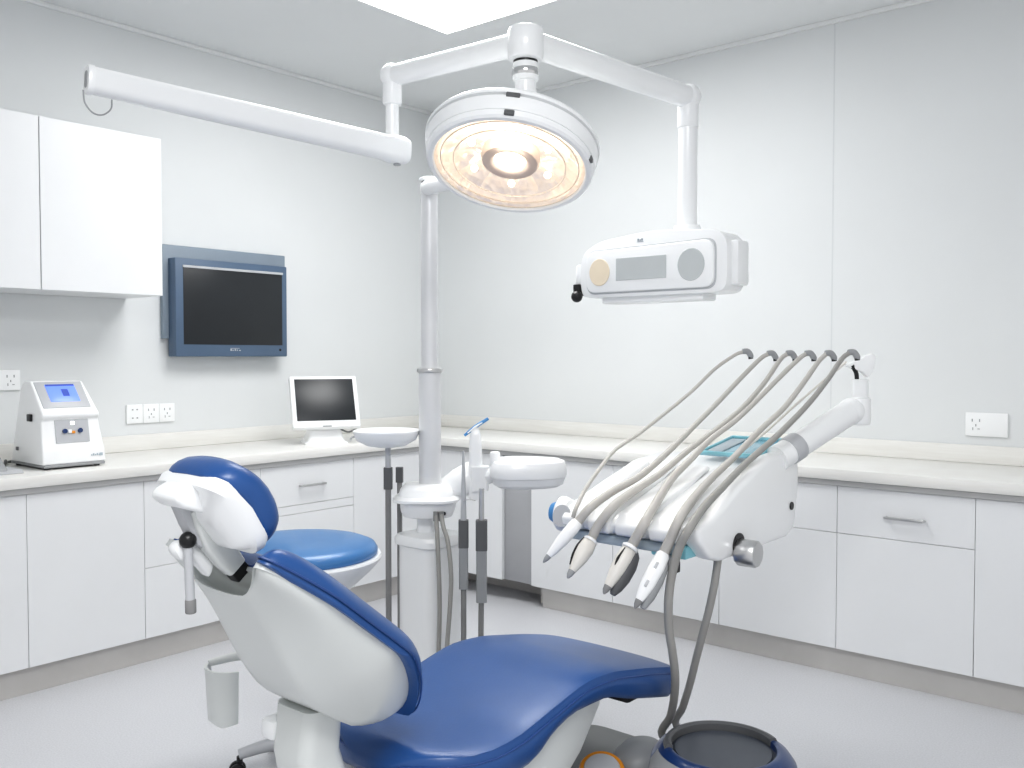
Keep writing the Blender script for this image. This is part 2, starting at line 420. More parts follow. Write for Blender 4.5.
# ------------------------------------------------------------------ counter monitor
t = thing('counter_monitor', 'white framed tilted monitor with blank screen on white foot', 'monitor', (.36, -1.40, .885))
ax = V((.469, .883, 0)); fx = V((.883, -.469, 0)); c0 = V((.435, -1.292, 1.111)); hw = .182
tl = fx*-.42+V((0, 0, .907)); nm = fx*.907+V((0, 0, .42))
def mon(a, u, h): return c0+ax*a+tl*u+nm*h
def mslab(b, a0, a1, u0, u1, h0, h1, bev): prism(b, [(a0, u0), (a1, u0), (a1, u1), (a0, u1)], lambda a, u, h: mon(a, u, h), h0, h1, bev)
b = B(); mslab(b, -hw, hw, -.150, .150, -.035, .012, .008); obj('frame', b, 'white2', t)
b = B(); mslab(b, -.158, .158, -.112, .130, .0115, .0135, .001); obj('screen', b, 'screen', t)
b = B(); mslab(b, -.025, .022, -.147, -.141, .010, .0145, .001); obj('button_strip', b, 'grey', t)
fc0 = c0-fx*.045
def ft(x, y, z): return V((fc0.x, fc0.y, z))+fx*x+ax*y
b = B(); loft(b, [[ft(x, y, z) for x, y in rrect(sx, sy, .02)] for sx, sy, z in ((.105, .115, .885), (.105, .115, .893), (.085, .10, .902), (.06, .08, .97), (.045, .072, 1.04))]); obj('foot', b, 'white2', t)
b = B(); tube(b, [ft(.0, .07, .97), ft(.04, .12, .945), ft(.05, .15, .952), ft(.05, .18, .97)], .005); obj('cable', b, 'mgrey', t)

# ================================================================== dental chair
ch = thing('dental_chair', 'large blue and white reclined dental treatment chair in the foreground', 'dental chair', (2.82, -2.6, 0))
CX = 2.815
def interp(tab, x):
    '''smooth curve through a table of (x, value) pairs'''
    if x <= tab[0][0]: return tab[0][1]
    if x >= tab[-1][0]: return tab[-1][1]
    n = len(tab)
    def sl(i):
        if i == 0: return (tab[1][1]-tab[0][1])/(tab[1][0]-tab[0][0])
        if i == n-1: return (tab[-1][1]-tab[-2][1])/(tab[-1][0]-tab[-2][0])
        a = (tab[i][1]-tab[i-1][1])/(tab[i][0]-tab[i-1][0]); c = (tab[i+1][1]-tab[i][1])/(tab[i+1][0]-tab[i][0])
        return 0 if a*c <= 0 else 2*a*c/(a+c)
    for i in range(n-1):
        if x <= tab[i+1][0]:
            h = tab[i+1][0]-tab[i][0]; t = (x-tab[i][0])/h
            return tab[i][1]*(1+2*t)*(1-t)**2+sl(i)*h*t*(1-t)**2+tab[i+1][1]*t*t*(3-2*t)+sl(i+1)*h*t*t*(t-1)
# --- seat: cross sections along y
zed = [(-3.055, .458), (-2.95, .458), (-2.87, .460), (-2.80, .464), (-2.744, .474), (-2.643, .495), (-2.50, .517), (-2.40, .511), (-2.32, .496), (-2.20, .471), (-2.033, .430)]
zlo = [(-3.055, .372), (-2.85, .366), (-2.743, .372), (-2.643, .421), (-2.545, .442), (-2.435, .440), (-2.286, .398), (-2.033, .333)]
SCX = 2.80
def hw(y):
    r = .215; a = -3.055; e = -2.033; m = .250
    if y < a+r: k = max(0, 1-((a+r-y)/r)**2.3); return .03+(m-.03)*k**.5
    if y > e-.075: k = max(0, 1-((y-e+.075)/.075)**2.2); return m-.075+.075*k**.5
    return m
ys = [-3.054, -3.052, -3.045, -3.033, -3.01, -2.98, -2.94, -2.89, -2.84]+[-2.79+i*.04 for i in range(16)]+[-2.15+i*.012 for i in range(9)]+[-2.0445, -2.038, -2.034]
rings = []; pip = []
for y in ys:
    w = hw(y); zt = interp(zed, y); zb = interp(zlo, y); cr = .014*min(1, w/.2)
    e = 1.0
    if y > -2.085: e = max(.15, (1-min(1, (y+2.085)/.0525)**2.2)**.5)
    if y < -3.02: e = max(.25, 1-((-3.02-y)/.035)**2*.7)
    zm = (zt+zb)/2; zt = zm+(zt-zm)*e; zb = zm+(zb-zm)*e; cr *= e
    rr = min(.03, w*.4)
    top = [(w*math.sin(a), zt-.014+(cr+.010)*(math.cos(a))**.45 if abs(a) < PI/2-.01 else zt-.014) for a in [PI/2*(-1+2*i/16) for i in range(17)]]
    top = [(x_*.985, z_) if abs(x_) > w*.999 else (x_, z_) for x_, z_ in top]
    side = [(w+.006*e, zt-.022*e), (w+.005*e, (zt+zb)/2), (w-.004, zb+.018*e), (w-rr*.5, zb+.003*e), (w-rr, zb)]
    ring = top+side+[(0, zb)]+[(-a, z) for a, z in reversed(side)]
    rings.append([V((SCX+a, y, z)) for a, z in ring]); pip.append((w+.005, y, zt-.020*e))
b = B(); loft(b, rings); seat = obj('seat_cushion', b, 'blue', ch, 60)
b = B(); lp = [(SCX+w, y, z) for w, y, z in pip[2:-1]]+[(SCX-w, y, z) for w, y, z in reversed(pip[2:-1])]
tube(b, lp+[lp[0]], .0026, 6, 1); obj('piping', b, 'pipe', seat)
# seat shell under the cushion
rings = []
for y, w, zt, zb in ((-3.0, .10, .372, .352), (-2.95, .19, .372, .30), (-2.80, .235, .37, .24), (-2.62, .235, .43, .235), (-2.50, .225, .452, .30), (-2.38, .20, .43, .39), (-2.33, .17, .42, .405)):
    rings.append([V((SCX+x, y, (zt+zb)/2+z)) for x, z in rrect(w-.012, (zt-zb)/2+.001, min(.03, (zt-zb)/2*.8))])
b = B(); loft(b, rings); obj('seat_shell', b, 'shell', ch)
b = B(); box(b, CX+.11, CX+.215, -2.30, -2.22, .385, .425, .012); obj('foot_latch', b, 'black', ch)
# rear bracket that shows below the cushion
b = B(); prism(b, [(-3.02, .30), (-3.02, .355), (-2.99, .39), (-2.95, .395), (-2.92, .37), (-2.92, .30)], lambda y, z, x: V((x, y, z)), CX-.19, CX-.115, .012, 3); obj('hinge_cover', b, 'lgrey', ch)
# pedestal and base
rings = [[V((CX+x, -2.72+y, z)) for x, y in rrect(sx, sy, .05)] for sx, sy, z in ((.19, .30, .085), (.17, .26, .11), (.13, .19, .16), (.125, .17, .27))]
b = B(); loft(b, rings); obj('pedestal', b, 'shell', ch)
rings = [[V((CX-.02+x, -2.50+y, z)) for x, y in rrect(.215+d, .60+d, .10)] for d, z in ((0, 0), (0, .09), (-.01, .112), (-.03, .12))]
b = B(); loft(b, rings); obj('base_plate', b, 'base', ch)
b = B(); mx = frame((2.955, -2.11, .03), (0, 0, 1)); lathe(b, [(.085, .06), (.085, .10), (.075, .14), (.05, .165), (.0, .172)], mx, 24, True, 1, 1.2); obj('junction_dome', b, 'grey', ch)

# --- backrest (frame: s up the back, n out of the front)
Q = V((CX, -2.97, .58)); A = V((0, -.78, .626)); N = V((0, .626, .78))
def bk(x, s, n): return Q+V((x, 0, 0))+A*s+N*n
XW = .208
def s_bot(x): return .010+.150*(abs(x)/.165)**2.3
TOP = [(0, .562), (.07, .568), (.105, .588), (.135, .625), (.155, .640), (.170, .630), (.188, .585), (.205, .49), (.215, .42)]
Nt = [(.0, -.055), (.06, -.03), (.14, .0), (.25, .018), (.45, .018), (.6, .010), (.70, .0)]
Dt = [(-.02, .0), (.0, .02), (.05, .062), (.10, .108), (.18, .155), (.28, .170), (.36, .152), (.42, .128), (.50, .092), (.562, .066), (.64, .050), (.70, .03)]
xs = [XW*math.sin(PI/2*(-1+2*i/36)) for i in range(37)]
rings = []
for x in xs:
    k = min(.9985, abs(x)/XW); sb = s_bot(x); st_ = interp(TOP, abs(x)); st_ = max(st_, sb+.02); ring = []
    g = (1-.62*max(0, (k-.42)/.58))*(1-k**12)**.5
    pk = max(0, 1-(abs(x)/.135)**4)                      # pocket for the headrest arm, open at the top
    for i in range(15):
        t_ = i/14; s_ = sb+(st_-sb)*t_; ring.append(bk(x, s_, interp(Nt, s_)))
    nt_ = interp(Nt, st_); dt_ = interp(Dt, st_)*g
    for q, (fs, fn) in enumerate(((.02, .12), (.5, .16), (.95, .25), (1.0, .5), (.9, .78), (.45, .86), (.06, .90), (-.03, .96))):
        ring.append(bk(x, st_-.075*fs*pk, nt_-dt_*(fn*pk+(1-pk)*(q+1)/16)))
    for i in range(1, 22):
        t_ = .5+.5*math.cos(PI*i/22); s_ = sb+(st_-sb)*t_; e_ = max(0, 1-abs(2*t_-1)**7)**.5
        if t_ > .5: e_ = e_*(1-pk)+max(e_, .985)*pk
        ring.append(bk(x, s_, interp(Nt, s_)-.002-interp(Dt, s_)*g*e_))
    rings.append(ring)
b = B(); loft(b, rings); back = obj('backrest_shell', b, 'shell', ch, 70)
XC = XW+.012
rings = []; edge = []
for i in range(37):
    x = XC*math.sin(PI/2*(-1+2*i/36)); k = min(.9985, abs(x)/XC); xx = x*XW/XC
    sb = s_bot(xx)-.030; st_ = max(interp(TOP, abs(xx))+(.006 if x > .05 else -.02 if x < -.1 else -.006), sb+.03); ring = []; g = (1-k**5)**.5
    for q in range(27):
        t_ = .5-.5*math.cos(PI*q/26); s_ = sb+(st_-sb)*t_; e_ = max(0, 1-abs(2*t_-1)**9)**.5
        ring.append(bk(x, s_, interp(Nt, s_)-.006+.056*g*e_+.001))
    for q in range(1, 12):
        t_ = 1-q/12; s_ = sb+(st_-sb)*t_; ring.append(bk(x, s_, interp(Nt, s_)-.012))
    rings.append(ring); edge.append((x, sb, st_))
b = B(); loft(b, rings); bc = obj('backrest_cushion', b, 'blue', ch, 70)
b = B()
path = [bk(x*1.012, sb-.003, interp(Nt, sb)+.004) for x, sb, st_ in edge]+[bk(x*1.012, st_+.003, interp(Nt, st_)+.004) for x, sb, st_ in reversed(edge)]
tube(b, path+[path[0]], .0024, 6, 1); obj('piping', b, 'pipe', bc)
# support column below the backrest
rings = []
for s, yc, z, hx, hy in ((0, -3.185, .60, .068, .05), (1, -3.195, .50, .064, .055), (2, -3.175, .42, .064, .06), (3, -3.12, .33, .075, .08), (4, -3.0, .25, .10, .09), (5, -2.90, .18, .12, .11), (6, -2.86, .09, .13, .12)):
    rings.append([V((CX-.030+x, yc-.024+y, z)) for x, y in rrect(hx, hy, .03)])
b = B(); loft(b, rings); obj('support_column', b, 'shell', ch)
b = B(); box(b, CX-.125, CX-.075, -3.275, -3.18, .515, .562, .012); obj('hinge_block', b, 'white', ch)

# --- headrest
HX = CX+.022
H0 = V((CX+.016, -3.440, 1.090)); HA = V((0, -.60, .80)); HN = V((0, .80, .60))
def hd(x, s, n): return H0+V((x, 0, 0))+HA*s+HN*n
def sup(w, h, p, k): 
    return [(w*math.copysign(abs(math.cos(a))**p, math.cos(a)), h*math.copysign(abs(math.sin(a))**p, math.sin(a))) for a in [2*PI*i/k for i in range(k)]]
rings = []
for n, sc_ in ((-.012, .88), (-.010, .96), (-.002, 1.0), (.010, 1.02), (.024, 1.01), (.036, .96), (.044, .86), (.048, .68), (.050, .4), (.051, .15)):
    rings.append([hd(x*sc_, s*sc_, n-.034*(s*sc_/.1)**2-.010*(x/.11)**2) for x, s in sup(.112, .098, .58, 44)])
b = B(); loft(b, rings); obj('headrest_cushion', b, 'blue', ch, 70)
rings = []
for n, sw, sh, off in ((-.006, .104, .090, 0), (-.016, .108, .093, 0), (-.036, .105, .088, .0), (-.052, .094, .074, -.004), (-.068, .080, .052, -.016), (-.078, .065, .036, -.022), (-.080, .05, .025, -.022)):
    rings.append([hd(x, s+off, n-.030*(s/.1)**2*(1 if n > -.04 else .4)-.006*(x/.11)**2) for x, s in sup(sw, sh, .30, 44)])
b = B(); loft(b, rings); obj('headrest_shell', b, 'white', ch, 35)
cp = [(-3.574, 1.098), (-3.567, 1.112), (-3.534, 1.128), (-3.480, 1.112), (-3.470, 1.078), (-3.512, 1.066), (-3.557, 1.082)]
b = B(); prism(b, cp, lambda y, z, x: V((x, y, z)), HX-.06, HX+.035, .010, 3); obj('headrest_clamp', b, 'white2', ch)
b = B()
ap = [V((HX-.012, -3.504, 1.075)), V((HX-.012, -3.487, 1.045)), V((HX-.012, -3.467, 1.005)), V((HX-.012, -3.442, .968)), V((HX-.012, -3.422, .944))]
wd = [.020, .028, .030, .026, .022]; rings = []
for i, p in enumerate(ap):
    t = (ap[min(i+1, 4)]-ap[max(i-1, 0)]).normalized(); nn2 = V((0, -t.z, t.y))
    rings.append([p+V((x, 0, 0))+nn2*y for x, y in rrect(.016, wd[i], .008)])
loft(b, rings); obj('headrest_arm', b, 'shell', ch)
b = B(); box(b, -.015, .015, -.019, .019, 0, .030, .003, 2, frame((HX-.012, -3.426, .948), (0, .64, -.77), (1, 0, 0))); obj('arm_socket', b, 'black', ch)
b = B(); prism(b, [(-3.547, 1.085), (-3.502, 1.085), (-3.482, 1.04), (-3.482, .985), (-3.507, 1.0), (-3.527, 1.04)], lambda y, z, x: V((x, y, z)), HX-.045, HX-.004, .008); obj('arm_bracket', b, 'lgrey', ch)
KX, KY = HX-.014, -3.522
b = B(); sph(b, (KX, KY, 1.012), .0165); obj('lock_knob', b, 'black', ch)
b = B(); cyl(b, (KX, KY, 1.0), (KX, KY+.004, .885), .0088, 16); h = obj('adjust_handle', b, 'lgrey', ch)
b = B(); cyl(b, (KX, KY+.004, .898), (KX, KY+.0045, .870), .0105, 16, .003); obj('grip', b, 'mgrey', h)
b = B(); prism(b, [(-3.547, .995), (-3.532, 1.012), (-3.497, 1.0), (-3.457, .955), (-3.467, .925), (-3.502, .965), (-3.532, .972)], lambda y, z, x: V((x, y, z)), HX-.055, HX-.022, .010); obj('handle_bracket', b, 'white', ch)

# --- side holder: open white cup on the far side
b = B()
outer = []
rings = []
def arc(k, r, z): return V((2.452+r*1.1*math.cos(k), -3.195+r*math.sin(k), z))
for j, z in enumerate((.468, .478, .52, .58, .606)):
    r = .048+.0025*j
    ks = [-2.75+2.5*i/20 for i in range(21)]
    lift = .02 if j == 0 else 0
    rings.append([arc(k, r, z+lift*abs((k+1)/1.75)) for k in ks]+[arc(k, r-.007, z+lift*abs((k+1)/1.75)) for k in reversed(ks)])
loft(b, rings); hold = obj('side_holder', b, 'shell', ch)
b = B(); tube(b, [arc(-2.72, .056, .604), V((2.425, -3.155, .612)), V((2.475, -3.12, .618)), V((2.56, -3.14, .615)), V((2.72, -3.20, .60))], [.009, .012, .014, .016, .02], 10); obj('holder_arm', b, 'shell', hold)

# ================================================================== stool behind the chair
SX, SY = 1.962, -2.622
st = thing('operator_stool', 'round blue padded stool behind the treatment chair', 'stool', (SX, SY, 0))
mx = frame((SX, SY, 0), (0, 0, 1))
b = B(); lathe(b, [(.20, .703), (.245, .706), (.258, .718), (.259, .730), (.250, .745), (.222, .756), (.15, .763), (.05, .765)], mx, 48); obj('seat_pad', b, 'bluel', st, 60)
b = B(); lathe(b, [(.06, .545), (.10, .555), (.17, .60), (.235, .66), (.265, .692), (.272, .706), (.268, .714), (.25, .714)], mx, 48); obj('seat_shell', b, 'white', st, 50)
b = B(); cyl(b, (SX, SY, .10), (SX, SY, .33), .034, 20); cyl(b, (SX, SY, .32), (SX, SY, .56), .023, 20); obj('gas_column', b, 'chrome', st)
b = B(); lathe(b, [(.045, .075), (.06, .085), (.058, .115), (.04, .13)], mx, 24); obj('hub', b, 'lgrey', st)
for k in range(5):
    a = math.radians(238)+k*2*PI/5; d = V((math.cos(a), math.sin(a), 0)); o = V((SX, SY, 0))
    b = B(); tube(b, [o+d*.03+V((0, 0, .10)), o+d*.11+V((0, 0, .095)), o+d*.19+V((0, 0, .078))], [.024, .021, .017], 10); lg = obj('leg', b, 'lgrey', st)
    b = B(); e = V((-d.y, d.x, 0))
    for s in (-1, 1): cyl(b, o+d*.195+e*(s*.007)+V((0, 0, .027)), o+d*.195+e*(s*.021)+V((0, 0, .027)), .0265, 20, .004)
    cyl(b, o+d*.188+V((0, 0, .03)), o+d*.188+V((0, 0, .072)), .010, 10)
    obj('caster', b, 'black', lg)

# ================================================================== pole column unit
PXY = V((1.865, -1.917, 1.190))
px, py = PXY.x, PXY.y
pc = thing('pole_column', 'tall silver pole on a white rounded floor box behind the chair', 'equipment column', (px, py, 0))
b = B(); cyl(b, (px, py, .85), (px, py, 1.315), .0435, 32); obj('lower_tube', b, 'poleM', pc)
b = B(); cyl(b, (px, py, 1.31), (px, py, 2.005), .0325, 32); obj('upper_tube', b, 'poleM', pc)
b = B(); cyl(b, (px, py, 1.297), (px, py, 1.313), .05, 32, .003); obj('tube_ring', b, 'steel', pc)
yw = Matrix.Translation((px, py, 0)) @ Matrix.Rotation(.6984, 4, 'Z')
def yaw(x, y, z): return yw @ V((x, y, z))
rings = [[yaw(-.012+x, y, z) for x, y in rrect(sx, sy, r)] for sx, sy, r, z in ((.118, .12, .07, .798), (.128, .13, .075, .803), (.128, .13, .075, .812), (.108, .11, .065, .822), (.10, .10, .06, .848), (.085, .085, .055, .862), (.05, .05, .04, .866))]
b = B(); loft(b, rings); obj('collar_cap', b, 'white2', pc)
rings = [[yaw(-.006+x, y, z) for x, y in rrect(sx, sy, .06)] for sx, sy, z in ((.075, .075, .735), (.095, .095, .742), (.104, .105, .765), (.108, .11, .799))]
b = B(); loft(b, rings); cl = obj('collar_bowl', b, 'white', pc)
b = B(); p = yaw(.062, -.098, .762); cyl(b, p, p+(yaw(0, -1, 0)-yaw(0, 0, 0))*.006, .007, 12); obj('screw', b, 'black', cl)
b = B(); loft(b, [[yaw(-.017+x, y, z) for x, y in rrect(.034, .034, .02)] for z in (.66, .745)]); obj('neck', b, 'white', pc)
rings = [[V((px+x, py+y, z)) for x, y in rrect(s, s, .05)] for s, z in ((.10, .004), (.10, .60), (.10, .625), (.112, .632), (.113, .655), (.105, .668), (.07, .675))]
b = B(); loft(b, rings); obj('floor_box', b, 'white', pc)
# elbow arm on top of the pole, running up behind the lamp head to carry it
b = B(); cyl(b, (px, py, 1.985), (px, py, 2.03), .036, 24, .005); tube(b, [V((px, py, 2.012)), V((px+.06, py-.05, 2.005)), V((2.172, -2.018, 2.009)), V((2.461, -2.163, 2.097))], [.03, .028, .028, .028], 14); obj('top_arm', b, 'white', pc)
b = B(); cyl(b, (px, py, 2.031), (px, py, 2.037), .03, 20); obj('cap_ring', b, 'dgrey', pc)
b = B(); cyl(b, (px, py, 2.037), (px, py, 2.052), .04, 24, .006); obj('top_cap', b, 'white', pc)
# two drain hoses below the collar
for pts in (['a', V((1.962, -1.983, 0.766)), V((1.992, -2.003, 0.632)), V((2.015, -2.018, 0.427)), V((2.015, -2.025, 0.248)), V((2.014, -2.033, 0.076))], ['b', V((1.978, -1.970, 0.766)), V((1.998, -1.981, 0.721)), V((2.027, -1.985, 0.661)), V((2.052, -1.995, 0.549)), V((2.058, -2.007, 0.433)), V((2.059, -2.027, 0.257)), V((2.058, -2.035, 0.087))]):
    b = B(); q = pts[1:]; tube(b, q+[V((q[-1].x, q[-1].y, .02))], .0085, 10); hh = obj('drain_hose', b, 'hosed', pc)
    b = B(); cyl(b, q[0]+V((0, 0, .005)), q[0]-V((0, 0, .03)), .0105, 12); obj('hose_cuff', b, 'mgrey', hh)
# arm to the side bracket and bowl
b = B(); tube(b, [yaw(.06, .02, .83), yaw(.12, .02, .865), yaw(.165, .02, .90), yaw(.20, .0, .905)], [.05, .06, .05, .035], 16); obj('bracket_arm', b, 'white2', pc)
b = B(); loft(b, [[yaw(.195+x, y-.01, z) for x, y in rrect(.034, .035, .012)] for z in (.838, .845, .925, .932)]); obj('bracket_block', b, 'white', pc)
rings = [[yaw(.178+x, -.01+y, z) for x, y in rrect(sx, sy, min(sx, sy)*.8)] for sx, sy, z in ((.027, .02, .80), (.027, .022, .93), (.025, .02, 1.0), (.022, .018, 1.05), (.016, .013, 1.075), (.006, .005, 1.083))]
b = B(); loft(b, rings); obj('holder_post', b, 'white2', pc)
# bowl on a hinge
def bw(x, y, z): return yaw(.383+x, -.02+y, z)
def sup2(w, h, p, k, sk=0): return [(w*math.copysign(abs(math.cos(a))**p, math.cos(a)), h*math.copysign(abs(math.sin(a))**p, math.sin(a))*(1-sk*math.cos(a))) for a in [2*PI*i/k for i in range(k)]]
rings = [[bw(x, y, z) for x, y in sup2(sx, sy, .80, 44, .22)] for sx, sy, z in ((.147, .125, .895), (.151, .128, .903), (.150, .127, .935), (.142, .118, .955), (.124, .10, .962), (.114, .092, .960), (.08, .06, .955), (.02, .015, .953))]
b = B(); loft(b, rings); bowl = obj('spittoon_bowl', b, 'white2', pc)
rings = [[bw(x, y, z) for x, y in sup2(sx, sy, .80, 44, .22)] for sx, sy, z in ((.08, .06, .852), (.115, .09, .855), (.137, .112, .868), (.145, .121, .894))]
b = B(); loft(b, rings); obj('bowl_base', b, 'lam', bowl)
b = B(); cyl(b, yaw(.255, -.06, .93), yaw(.255, -.06, .995), .02, 18, .007); tube(b, [yaw(.215, -.01, .89), yaw(.25, -.03, .90), yaw(.27, -.03, .90)], .03, 12); obj('bowl_hinge', b, 'white2', bowl)

# blue tool lying across the post
b = B(); tube(b, [yaw(.135, -.015, 1.052), yaw(.178, -.01, 1.086), yaw(.228, -.005, 1.118)], [.005, .0075, .006], 8); 
o_ = yaw(.178, -.01, 1.05)
tw = obj('brush_tool', b, 'bluep', base=tuple(o_)); tag(tw, 'small bright blue stick lying tilted across the white holder post', 'tool')
b = B(); tube(b, [yaw(.148, -.0245, 1.062), yaw(.178, -.0200, 1.086), yaw(.205, -.017, 1.103)], [.002, .004, .002], 6); tt = bpy.data.objects['brush_tool']; obj('white_band', b, 'white2', tt)

# dish on a thin stand, left of the pole
dx = V((1.743, -2.026, 1.034))
t = thing('tray_stand', 'white dish on a thin grey stand left of the metal pole', 'tray stand', (dx.x, dx.y, 0))
mx = Matrix.Translation((dx.x, dx.y, 0)) @ Matrix.Rotation(.6984, 4, 'Z')
rings = [[mx @ V((x-.006, y, z)) for x, y in sup2(sx, sy, .85, 40)] for sx, sy, z in ((.03, .03, 1.005), (.075, .07, 1.013), (.115, .10, 1.034), (.128, .12, 1.062), (.128, .12, 1.071), (.12, .112, 1.075), (.10, .095, 1.071), (.03, .03, 1.069))]
b = B(); loft(b, rings); obj('dish', b, 'white2', t)
b = B(); cyl(b, (dx.x, dx.y, .92), (dx.x, dx.y, 1.005), .011, 14); obj('upper_rod', b, 'lgrey', t)
b = B(); loft(b, [[mx @ V((x, y, z)) for x, y in rrect(.0165, .0165, .006)] for z in (.842, .846, .922, .926)]); obj('grip', b, 'dgrey', t)
b = B(); cyl(b, (dx.x, dx.y, .02), (dx.x, dx.y, .845), .0115, 14); obj('lower_rod', b, 'mgrey', t)
b = B(); cyl(b, (dx.x, dx.y, 0), (dx.x, dx.y, .022), .06, 28, .005); obj('stand_base', b, 'lgrey', t)
b = B(); p = mx @ V((-.135, -.02, 1.048)); tube(b, [p+V((0.03, .025, 0)), p, p+V((.0, -.01, -.012))], .004, 8); obj('clip', b, 'steel', t)

def suction(p, z1, z0, tip, label, tubex, rad, ang):
    """upright suction handpiece with a hose that runs to the floor"""
    t = thing('suction_hose', label, 'suction hose', (p.x, p.y, 0), 'upright suction hoses around the pole')
    m2 = Matrix.Translation((p.x, p.y, 0)) @ Matrix.Rotation(.6984, 4, 'Z')
    b = B(); loft(b, [[m2 @ V((x, y, z)) for x, y in rrect(rad, rad, rad*.4)] for z in (z0, z0+.004, z1-.004, z1)]); g = obj('grip', b, 'dgrey', t)
    if tip == 'metal':
        b = B(); tube(b, [m2 @ V((0, 0, z1-.01)), m2 @ V((0.0, 0, z1+.10)), m2 @ V((0, 0, z1+.26))], [.012, .0095, .004], 12); obj('metal_tip', b, 'lgrey', t)
        b = B(); tube(b, [m2 @ V((.0, -.012, z1+.075)), m2 @ V((.02, -.02, z1+.08)), m2 @ V((.045, -.01, z1+.075))], .002, 6); obj('wire_loop', b, 'steel', t)
    if tip == 'rod':
        b = B(); cyl(b, m2 @ V((0, 0, z1-.01)), m2 @ V((0, 0, z1+.12)), .0105, 12); obj('metal_rod', b, 'steel', t)
    if tip in ('metal', 'rod'):
        b = B(); loft(b, [[m2 @ V((x, y, z)) for x, y in rrect(rad*.92, rad*.92, rad*.4)] for z in (z0-ang, z0-ang+.004, z0+.001)]); obj('lower_sleeve', b, 'grey', t)
    b = B(); tube(b, [m2 @ V((tubex*.3, 0, z0-(ang if tip in ('metal', 'rod') else 0)+.01)), m2 @ V((tubex*.6, 0, .35)), m2 @ V((tubex, 0, .1)), m2 @ V((tubex, -.01, .012))], .0105, 10); obj('hose', b, 'mgrey', t)
suction(V((1.694, -1.920, 0)), .914, .853, 'plain', 'grey suction hose with short dark grip just left of the metal pole', 0, .0145, 0)
suction(V((2.075, -1.951, 0)), .748, .645, 'metal', 'grey suction hose with pointed metal tip right of the white floor box', 0, .0185, .155)
suction(V((2.127, -1.908, 0)), .748, .635, 'rod', 'grey suction hose with dark grip directly below the white bracket', -.004, .0215, .195)

# ================================================================== ceiling-height lamp frame
hub = V((2.698, -2.349, 2.281))
lf = thing('examination_lamp', 'round operating lamp glowing warm on white branching overhead arms', 'lamp', tuple(hub))
b = B(); cyl(b, hub+V((0, 0, -.055)), hub+V((0, 0, .042)), .0525, 36, .012); obj('hub', b, 'white', lf)
LE = V((2.161, -2.382, 2.279)); RE = V((2.789, -1.554, 2.274))
b = B(); tube(b, [hub, LE], .034, 24, 1); obj('left_arm', b, 'white', lf)
b = B(); tube(b, [hub, RE], .039, 24, 1); obj('right_arm', b, 'white', lf)
b = B(); sph(b, LE, .040, 24, (1, 1, 1)); cyl(b, LE, LE-V((0, 0, .095)), .031, 24, .006); e1 = obj('left_elbow', b, 'white', lf)
LB = V((2.178, -2.377, 2.037))
b = B(); cyl(b, LE-V((0, 0, .09)), V((LE.x, LE.y, LB.z+.02)), .0215, 20); obj('left_drop_tube', b, 'white', lf)
b = B(); sph(b, RE, .046, 24); cyl(b, RE, RE-V((0, 0, .11)), .037, 24, .006); obj('right_elbow', b, 'white', lf)
# neck of the lamp
b = B(); cyl(b, hub-V((0, 0, .05)), hub-V((0, 0, .062)), .036, 24); obj('dark_joint', b, 'black', lf)
b = B(); cyl(b, hub-V((0, 0, .06)), hub-V((0, 0, .115)), .038, 28, .006); obj('swivel', b, 'white', lf)
b = B(); cyl(b, hub-V((0, 0, .078)), hub-V((0, 0, .100)), .0395, 28, .003); obj('chrome_band', b, 'chrome', lf)
b = B(); mx = frame(tuple(hub-V((0, 0, .22))), (0, 0, 1)); lathe(b, [(.038, 0), (.034, .04), (.030, .118)], mx, 24); obj('neck', b, 'white', lf)
# lamp head
fc = V((2.668, -2.389, 1.910)); nb = V((-.150, .370, .917)).normalized()
mx = frame(tuple(fc), tuple(nb), (.766, .643, 0))
mx_up = -(mx.to_3x3() @ V((0, 1, 0)))
b = B(); lathe(b, [(.222, .006), (.226, 0), (.238, .0), (.245, .006), (.2475, .018), (.2450, .019), (.2450, .022), (.249, .023), (.256, .054), (.2555, .062), (.244, .064), (.244, .069), (.258, .070), (.2595, .078), (.254, .087), (.22, .100), (.15, .125), (.06, .138), (.0, .14)], mx, 72, False); hdm = obj('lamp_housing', b, 'white2', lf, 30)
b = B(); lathe(b, [(.0, .004), (.05, .003), (.12, .002), (.18, .003), (.224, .008)], mx, 64, False); obj('front_lens', b, 'glass', lf, 60)
# faceted reflector bowl: petals folded around the bulb
rr = []; NP = 96
for r, z, amp in ((.2235, .010, 0), (.205, .022, .004), (.185, .036, .007), (.160, .049, .009), (.135, .057, .009), (.112, .060, .006), (.085, .056, 0)):
    rr.append([mx @ V(((r+amp*.5*math.cos(12*a))*math.cos(a), (r+amp*.5*math.cos(12*a))*math.sin(a), z+amp*(abs(math.sin(6*a))-.5))) for a in [2*PI*i/NP for i in range(NP)]])
b = B(); loft(b, rr, False); obj('reflector', b, 'refl2', lf, 12)
for r, z, w_ in ((.203, .011, .003), (.165, .011, .0025)):
    b = B(); lathe(b, [(r, z), (r+w_, z+.001), (r+w_, z+.004), (r, z+.005)], mx, 64, False); obj('lens_ring', b, 'lensring', lf)
b = B(); lathe(b, [(.086, .060), (.088, .032), (.082, .020), (.060, .017), (.048, .024), (.043, .034)], mx, 48, False); obj('bulb_ring', b, 'ring', lf)
b = B(); lathe(b, [(.0, .022), (.025, .023), (.038, .027), (.044, .036)], mx, 36, False); obj('bulb', b, 'bulb', lf)
for k in range(6):
    a = .5+k*PI/3; c = mx @ V((.128*math.cos(a), .128*math.sin(a), .034)); b = B(); sph(b, c, .011, 14); obj('small_bulb', b, 'bulb2', lf)
